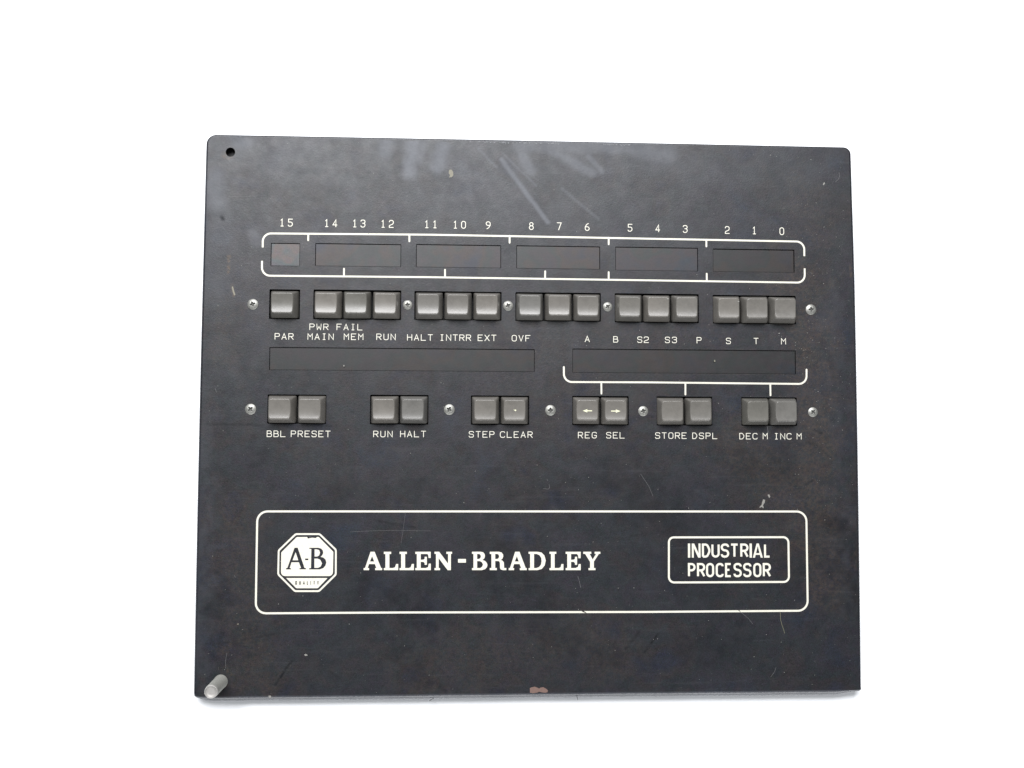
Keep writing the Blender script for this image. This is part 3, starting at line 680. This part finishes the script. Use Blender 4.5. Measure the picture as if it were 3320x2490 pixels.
slab('key_bed', -176, -60, 208, 104, -8.0, -6.5, M_BED, root)
slab('hole_backing', HOLE[0] - 7, HOLE[1] - 7, HOLE[0] + 7, HOLE[1] + 5, -8.0, -5.0, M_BED, root)
for i, (x0, y0, x1, y1) in enumerate(WINDOWS):
    g = .30 if i < 6 else .22
    dz = -.55 if i < 5 else -.75
    o = slab('display_window', x0 + g, y0 + g * .7, x1 - g, y1 - g * 1.3, -3.5, dz, M_LENS0 if i == 0 else (M_LENS if i < 5 else M_LENS2), root, .12,
             label='small square smoked window' if i == 0 else ('long smoked status window' if i >= 6 else None))

# ------------------------------------------------------------------ keys
KT = 7.6                                             # top of a key above the face
def rsq(hx, hy, r, n=4, side=5):
    out = []
    for cx, cy, a0 in ((hx - r, hy - r, 0), (-hx + r, hy - r, 90), (-hx + r, -hy + r, 180), (hx - r, -hy + r, 270)):
        for i in range(n + 1):
            a = math.radians(a0 + 90 * i / n); out.append((cx + r * math.cos(a), cy + r * math.sin(a)))
        px, py = out[-1]                             # points along the straight side too, so that it can follow the dish
        qx, qy = {0: (-px, py), 90: (px, -py), 180: (-px, py), 270: (px, -py)}[a0]
        for k in range(1, side): out.append((px + (qx - px) * k / side, py + (qy - py) * k / side))
    return out
TX, TY = -.25, .05
def dish(x, y):
    u = min(1, abs(y) / 6.0); w = min(1, abs(x) / 6.4)
    return -.62 * (1 - u * u) - .03 * (1 - w * w)
def key_mesh():
    prof = [(9.05, 9.05, .7, -3.2, 0), (9.0, 9.0, .9, -1.2, 0), (8.55, 8.5, 1.1, 1.4, .2), (7.35, 7.2, 1.5, 5.9, .85),
            (7.0, 6.8, 1.7, 7.05, 1), (6.82, 6.6, 1.7, 7.42, 1), (6.6, 6.38, 1.6, 7.58, 1), (6.42, 6.2, 1.5, KT, 1)]
    v = []; f = []
    for hx, hy, r, z, s in prof:
        q = max(0.0, min(1.0, (z - 6.6) / (KT - 6.6)))
        v += [(x + TX * s, y + TY * s, z + q * dish(x, y)) for x, y in rsq(hx, hy, r)]
    n = 36
    for k in range(len(prof) - 1):
        for i in range(n): f.append((k * n + i, k * n + (i + 1) % n, (k + 1) * n + (i + 1) % n, (k + 1) * n + i))
    base = (len(prof) - 1) * n
    for s in (.96, .91, .85, .78, .70, .62, .53, .44, .34, .23, .11):
        nb_ = len(v)
        for x, y in rsq(6.42 * s, 6.2 * s, 1.5 * s): v.append((x + TX, y + TY, KT + dish(x, y)))
        for i in range(n): f.append((base + i, base + (i + 1) % n, nb_ + (i + 1) % n, nb_ + i))
        base = nb_
    v.append((TX, TY, KT + dish(0, 0)))
    for i in range(n): f.append((base + i, base + (i + 1) % n, len(v) - 1))
    me = bpy.data.meshes.new('key')
    me.from_pydata([(a * MM, b_ * MM, c * MM) for a, b_, c in v], [], f)
    me.materials.append(M_KEY)
    me.polygons.foreach_set('use_smooth', [True] * len(me.polygons)); me.update()
    return me
KEY = key_mesh()
krnd = random.Random(11)
keys = []
for cnt, (x0, y0, x1, y1) in OPENINGS:
    cx, cy = (x0 + x1) / 2, (y0 + y1) / 2
    for i in range(cnt):
        o = bpy.data.objects.new('key', KEY); COL.objects.link(o); o.parent = root
        o.location = ((cx + (i - (cnt - 1) / 2) * 19.05 + krnd.uniform(-.12, .12)) * MM, (cy - .18 + krnd.uniform(-.08, .08)) * MM, TOP + krnd.uniform(-.15, .15) * MM)
        o.rotation_euler = (math.radians(krnd.uniform(-.9, .9)), math.radians(krnd.uniform(-.9, .9)), math.radians(krnd.uniform(-.5, .5)))
        keys.append(o)
def on_key(k, name, polys, mat, z=None, label=None):
    v, f = fill2d(polys)
    return link_mesh(name, [(p.x * MM, p.y * MM, (KT + dish(p.x - TX, p.y - TY) + .06 if z is None else z) * MM) for p in v], f, mat, k, label=label)
AR = [(-3.1, 0), (0, 1.12), (-.08, .36), (3.1, .34), (3.1, -.32), (-.08, -.34), (0, -1.1)]
kl, kr = keys[22], keys[23]
on_key(kl, 'printed_arrow', [[(x + TX, y - .3) for x, y in AR]], M_INK2); kl['label'] = 'key printed with a left-pointing arrow'
on_key(kr, 'printed_arrow', [[(-x + TX, y - .35) for x, y in AR]], M_INK2); kr['label'] = 'key printed with a right-pointing arrow'
on_key(keys[21], 'ink_speck', [[(x * 1.7, y * 1.5) for x, y in [(-.6, .45), (-.2, .2), (.1, .35), (.45, .3), (.5, -.1), (.2, -.35), (-.1, -.1), (-.4, .1)]]], M_INK2)
keys[21]['label'] = 'key with a small yellowish speck on its top'
def key_chip(k, x, y, s, z=7.5):
    on_key(k, 'paint_chip', [[(x + s * math.cos(a * 1.05) * (1 + .35 * math.sin(a * 2.3)), y + s * .8 * math.sin(a * 1.05)) for a in range(6)]], M_CHIP['pale'], z=z)
key_chip(keys[10], 5.7, 5.6, .4, 7.62); key_chip(keys[11], 5.8, 5.5, .7, 7.62); key_chip(keys[13], 6.1, 4.4, .6, 7.6); key_chip(keys[25], 2.9, -5.7, .6, 7.66)
keys[13]['label'] = 'key with a pale chip on its right edge'
keys[25]['label'] = 'key with a pale chip on its lower edge'

# ------------------------------------------------------------------ screws
def screw_mesh(R):
    nr, nt_ = 20, 64; v = []; f = []; mi = []
    def cross(x, y):
        a = abs(x); b_ = abs(y); L = R * .50; w = R * .16
        arm = lambda p, q: max(0, min(1, (L - p) / (L * .12))) * max(0, min(1, (w * (1.25 - .5 * p / L) - q) / (w * .35)))
        return max(arm(a, b_), arm(b_, a))
    hz = lambda r: .95 * (1 - (r / R) ** 2.6) + .25
    v.append((0, 0, hz(0) - 1.1))
    for i in range(1, nr + 1):
        r = R * i / nr
        for j in range(nt_):
            t = 2 * math.pi * j / nt_; x, y = r * math.cos(t), r * math.sin(t)
            c = cross(x, y)
            v.append((x, y, hz(min(r, R * .985)) - 1.1 * c * (1 - .5 * r / R)))
    for j in range(nt_):
        v.append((R * math.cos(2 * math.pi * j / nt_), R * math.sin(2 * math.pi * j / nt_), .0))
    for j in range(nt_): f.append((0, 1 + j, 1 + (j + 1) % nt_)); mi.append(1)
    for i in range(nr):
        for j in range(nt_):
            a = 1 + i * nt_ + j; b_ = 1 + i * nt_ + (j + 1) % nt_
            f.append((a, a + nt_, b_ + nt_, b_))
            c = v[a]; mi.append(1 if cross(c[0], c[1]) > .55 else 0)
    me = bpy.data.meshes.new('screw')
    me.from_pydata([(a * MM, b_ * MM, c * MM) for a, b_, c in v], [], f)
    me.materials.append(M_STEEL); me.materials.append(M_RECESS)
    me.polygons.foreach_set('material_index', mi)
    me.polygons.foreach_set('use_smooth', [True] * len(me.polygons)); me.update()
    return me
SCM = screw_mesh(3.5)
angs = [20, 10, 25, 32, 5, 40, 60, 2, 12, 48]
for (x, y, d), a in zip(SCREWS, angs):
    o = bpy.data.objects.new('screw', SCM); COL.objects.link(o); o.parent = root
    s = d / 7.1; o.scale = (s, s, s)
    o.location = (x * MM, y * MM, TOP + .01 * MM); o.rotation_euler = (0, 0, math.radians(a))

# ------------------------------------------------------------------ guide pin at the lower left corner
def lathe(name, prof, n, mat, parent, x, y, label=None, lean=(0, 0)):
    v, f = [], []
    for r, z in prof:
        for j in range(n):
            t = 2 * math.pi * j / n
            v.append(((r * math.cos(t) + lean[0] * z) * MM, (r * math.sin(t) + lean[1] * z) * MM, z * MM))
    for k in range(len(prof) - 1):
        for j in range(n): f.append((k * n + j, k * n + (j + 1) % n, (k + 1) * n + (j + 1) % n, (k + 1) * n + j))
    o = link_mesh(name, v, f, mat, parent, smooth=True, label=label)
    o.location = (x * MM, y * MM, TOP)
    return o
LEAN = (0, -.012)
pin = lathe('guide_pin', [(4.5, 0), (4.5, .3), (4.25, .6), (4.2, 20.6), (4.05, 21.6), (3.75, 22.3), (3.7, 22.4)], 48, M_PIN, root, *PIN, lean=LEAN)
pin['label'] = 'round metal guide pin standing near the lower left corner'
rim = lathe('pin_end', [(4.1, 21.5), (4.02, 22.2), (3.85, 22.6), (3.6, 22.6), (3.45, 22.0), (3.25, 21.6), (1.6, 21.45), (.01, 21.4)], 48, M_PINFACE, pin, 0, 0, lean=LEAN)
rim.location = (0, 0, 0)

# ------------------------------------------------------------------ printed lines and frames
LW = 1.2
for i, b_ in enumerate(BRACKETS):
    polys = ribbon(fillet(b_, n=9), LW, round_cap=(i == 2))
    tk = TICKS[:5] if i == 0 else (TICKS[5:10] if i == 1 else TICKS[10:])
    for t in tk: polys += ribbon(t, 1.15, round_cap=True)
    print_obj('printed_bracket', polys, label=['white line bracket over the bit windows', 'white line bracket under the bit windows', 'white line bracket under the register window'][i])

def nick(x, y, a, l, w):
    c, s = math.cos(a), math.sin(a)
    return [(x + c * u - s * q, y + s * u + c * q) for u, q in ((-l, -w * .3), (-l * .2, -w), (l, -w * .2), (l, w * .2), (0, w), (-l, w * .3))]
fr = FRAMES[0]
def on_frame(p, q, t): return (p[0] + (q[0] - p[0]) * t, p[1] + (q[1] - p[1]) * t)
NICKA = [nick(47.6, -148.85, -.45, 2.4, .42), nick(150.7, -148.85, -.65, 1.3, .25)]

print_obj('printed_frame', ribbon(fillet(FRAMES[0], True, 10), 1.28, True), NICKA, label='large white rounded frame round the lettering')
print_obj('printed_frame', ribbon(fillet(FRAMES[1], True, 8), 1.28, True), label='small white rounded frame round two printed words')

# ------------------------------------------------------------------ lettering
SW = .43
for txt, xa, ya, xb, yb, h, w in WORDS:
    n_ = len(txt); tl = (yb - ya) / max(1e-6, xb - xa)
    pitch = (xb - xa - w) / (n_ - 1) if n_ > 1 else 0
    polys = []
    for i, ch in enumerate(txt):
        x = xa + pitch * i
        polys += glyph(ch, x, ya + tl * (x - xa), w, h, SW, tl)
    print_obj('printed_word', polys, label='small white printed ' + ('word ' if n_ > 1 else 'letter ') + txt + (' above the long dark windows' if ya > 0 else (' under the key pair at far right, after DEC' if ya < 0 and txt == 'M' and xa < 185 else (' under the key pair at far right, after INC' if txt == 'M' else ' under the lower row of keys'))))
for txt, cx, y in NUMBERS:
    polys = []
    for i, ch in enumerate(txt):
        c = cx - (len(txt) - 1 - i) * 5.38
        polys += glyph(ch, c - 1.6, y, 3.15, 5.2, .50, -.004)
    print_obj('printed_number', polys, label='the white printed number ' + txt)
pos, neg = [], []
for o_, hs in SERIF_LETTERS: pos.append(o_); neg += hs
print_obj('printed_name', pos, neg, label='bold white slab serif name')
for row, wd in zip(GOTHIC, ('INDUSTRIAL', 'PROCESSOR')):
    polys = []
    for ch, x0, y0, x1, y1 in row:
        if ch == 'I': polys.append([(x0, y0), (x1, y0), (x1, y1), (x0, y1)]); continue
        w, h, s = x1 - x0, y1 - y0, 1.36
        box = lambda a, c, d, e: [(x0 + a, y0 + c), (x0 + d, y0 + c), (x0 + d, y0 + e), (x0 + a, y0 + e)]
        if ch == 'N': polys += [box(0, 0, s * .95, h), box(w - s * .95, 0, w, h), [(x0, y1), (x0 + s * 1.15, y1), (x1, y0), (x1 - s * 1.15, y0)]]
        elif ch == 'A': polys += [[(x0, y0), (x0 + s * 1.05, y0), (x0 + w / 2 + s * .3, y1), (x0 + w / 2 - s * .55, y1)], [(x1 - s * 1.05, y0), (x1, y0), (x0 + w / 2 + s * .55, y1), (x0 + w / 2 - s * .3, y1)], box(w * .22, h * .2, w * .78, h * .2 + s * .8)]
        else: polys += glyph(ch, x0, y0, w, h, s, 0, cap=False)
    print_obj('printed_word', polys, label='the bold white printed word ' + wd)
def fl(p, n=5): return fillet([tuple(q) for q in p], True, n)
neg = [LOGO['A'][0], LOGO['dash'], LOGO['B'][0]]
qn = []
for ch, x0, y0, x1, y1 in QUALITY:
    if ch == 'I': qn.append([(x0, y0), (x1, y0), (x1, y1), (x0, y1)]); continue
    qn += glyph(ch, x0, y0, x1 - x0, y1 - y0, .46, 0, cap=False)
badge = bpy.data.objects.new('printed_badge', None); COL.objects.link(badge); badge.parent = root
badge['label'] = 'white octagonal badge with two dark serif capitals and the word QUALITY'
print_obj('badge_ring', [fl(LOGO['ring_out'])], [fl(LOGO['ring_in'])], parent=badge)
print_obj('badge_field', [fl(LOGO['upper'])], neg + [LOGO['scuff']], parent=badge)
print_obj('badge_counter', [LOGO['A'][1], LOGO['B'][1], LOGO['B'][2]], parent=badge)
print_obj('badge_foot', [fl(LOGO['lower'])], qn, parent=badge)

# ------------------------------------------------------------------ wear: chips, scratches, dust, lint
def jitter(poly, rn, a):
    out = []
    for i in range(len(poly)):
        p, q = poly[i], poly[(i + 1) % len(poly)]
        out.append((p[0] + rn.uniform(-a, a) * .5, p[1] + rn.uniform(-a, a) * .5))
        out.append(((p[0] + q[0]) / 2 + rn.uniform(-a, a), (p[1] + q[1]) / 2 + rn.uniform(-a, a)))
    return out
wr = random.Random(9)
for kind, poly in CHIPS:
    print_obj('paint_chip', [jitter(poly, wr, .12)], z=.02, mat=M_CHIP[kind], label='pinkish chip in the paint at the lower edge' if kind == 'pink' else None)
for kind, w, pts in SCRATCHES:
    print_obj('scratch', ribbon(fillet([(p[0], p[1], 3) for p in pts], n=4), w), z=.045, mat=M_SCR if kind == 'pale' else M_CHIP['straw'])
polys = []
for seg in EDGE_WEAR:
    (xa, ya), (xb, yb) = seg[0][:2], seg[-1][:2]
    nn = max(2, int((xb - xa) / .9))
    for i in range(nn):
        if wr.random() < .22: continue
        x = xa + (xb - xa) * i / nn; y = 162.35 - wr.random() * .35; l = wr.uniform(.5, 1.3); t = wr.uniform(.15, .75)
        polys.append([(x, y), (x + l, y - wr.uniform(-.05, .1)), (x + l * .9, y - t * .7), (x + l * .4, y - t), (x + .05, y - t * .5)])
o = print_obj('rubbed_edge', polys, z=.025, mat=M_EDGE); o['kind'] = 'stuff'
dv, df = [], []
blocked = WINDOWS + [r for _, r in OPENINGS]
for i in range(1500):
    x, y = wr.uniform(X0 + 1, X1 - 2), wr.uniform(Y0 + 1, Y1 - 1)
    if wr.random() < .35: x, y = wr.gauss(205, 16), wr.gauss(30, 70)
    if not (X0 + 1 < x < X1 - 2 and Y0 + 1 < y < Y1 - 1): continue
    if any(r[0] < x < r[2] and r[1] < y < r[3] for r in blocked) or math.dist((x, y), HOLE) < 4: continue
    s = wr.choice((.07, .08, .09, .11, .13, .2)) * wr.uniform(.8, 1.25); b = len(dv); a = wr.random() * 6
    for k in range(4): dv.append(((x + s * math.cos(a + k * 1.57) * (1.4 if k % 2 else .9)) * MM, (y + s * math.sin(a + k * 1.57)) * MM, TOP + .06 * MM))
    df.append((b, b + 1, b + 2, b + 3))
link_mesh('dust_specks', dv, df, M_DUST, root, kind='stuff')

def strand(name, pts, r, label):
    v, f = [], []
    for i, (x, y, z) in enumerate(pts):
        a = Vector(pts[max(0, i - 1)]); b_ = Vector(pts[min(len(pts) - 1, i + 1)]); d = (b_ - a).normalized()
        s = d.cross(Vector((0, 0, 1))); s.normalize(); u = s.cross(d)
        rr = r * (1 - .75 * abs(i / (len(pts) - 1) - .35))
        for k in range(6):
            t = k * math.pi / 3; q = Vector((x, y, z)) + (s * math.cos(t) + u * math.sin(t)) * rr
            v.append(tuple(q * MM))
    for i in range(len(pts) - 1):
        for k in range(6): f.append((i * 6 + k, i * 6 + (k + 1) % 6, (i + 1) * 6 + (k + 1) % 6, (i + 1) * 6 + k))
    f.append(tuple(range(5, -1, -1))); f.append(tuple(range(len(v) - 6, len(v))))
    o = link_mesh(name, v, f, M_HAIR, smooth=True, label=label)
    o['category'] = 'lint'
    return o
T_ = TOP / MM
h = HAIR[0]
strand('hair_strand', [(h[0][0], h[0][1], T_ - .2), (h[1][0], h[1][1], T_ - .9), (h[2][0], h[2][1] , T_ - 1.6), (h[3][0], h[3][1] , T_ - 1.9)], .20, 'short dark curved hair hanging over the lower edge of the panel')
h = HAIR[1]
strand('lint_fibre', [(h[0][0], h[0][1], T_ - 2.4), (h[1][0], h[1][1] - .2, T_ - 2.2), (h[2][0] + 1, h[2][1], T_ - 2.0)], .25, 'tiny dark fibre of lint stuck to the lower left edge of the panel')
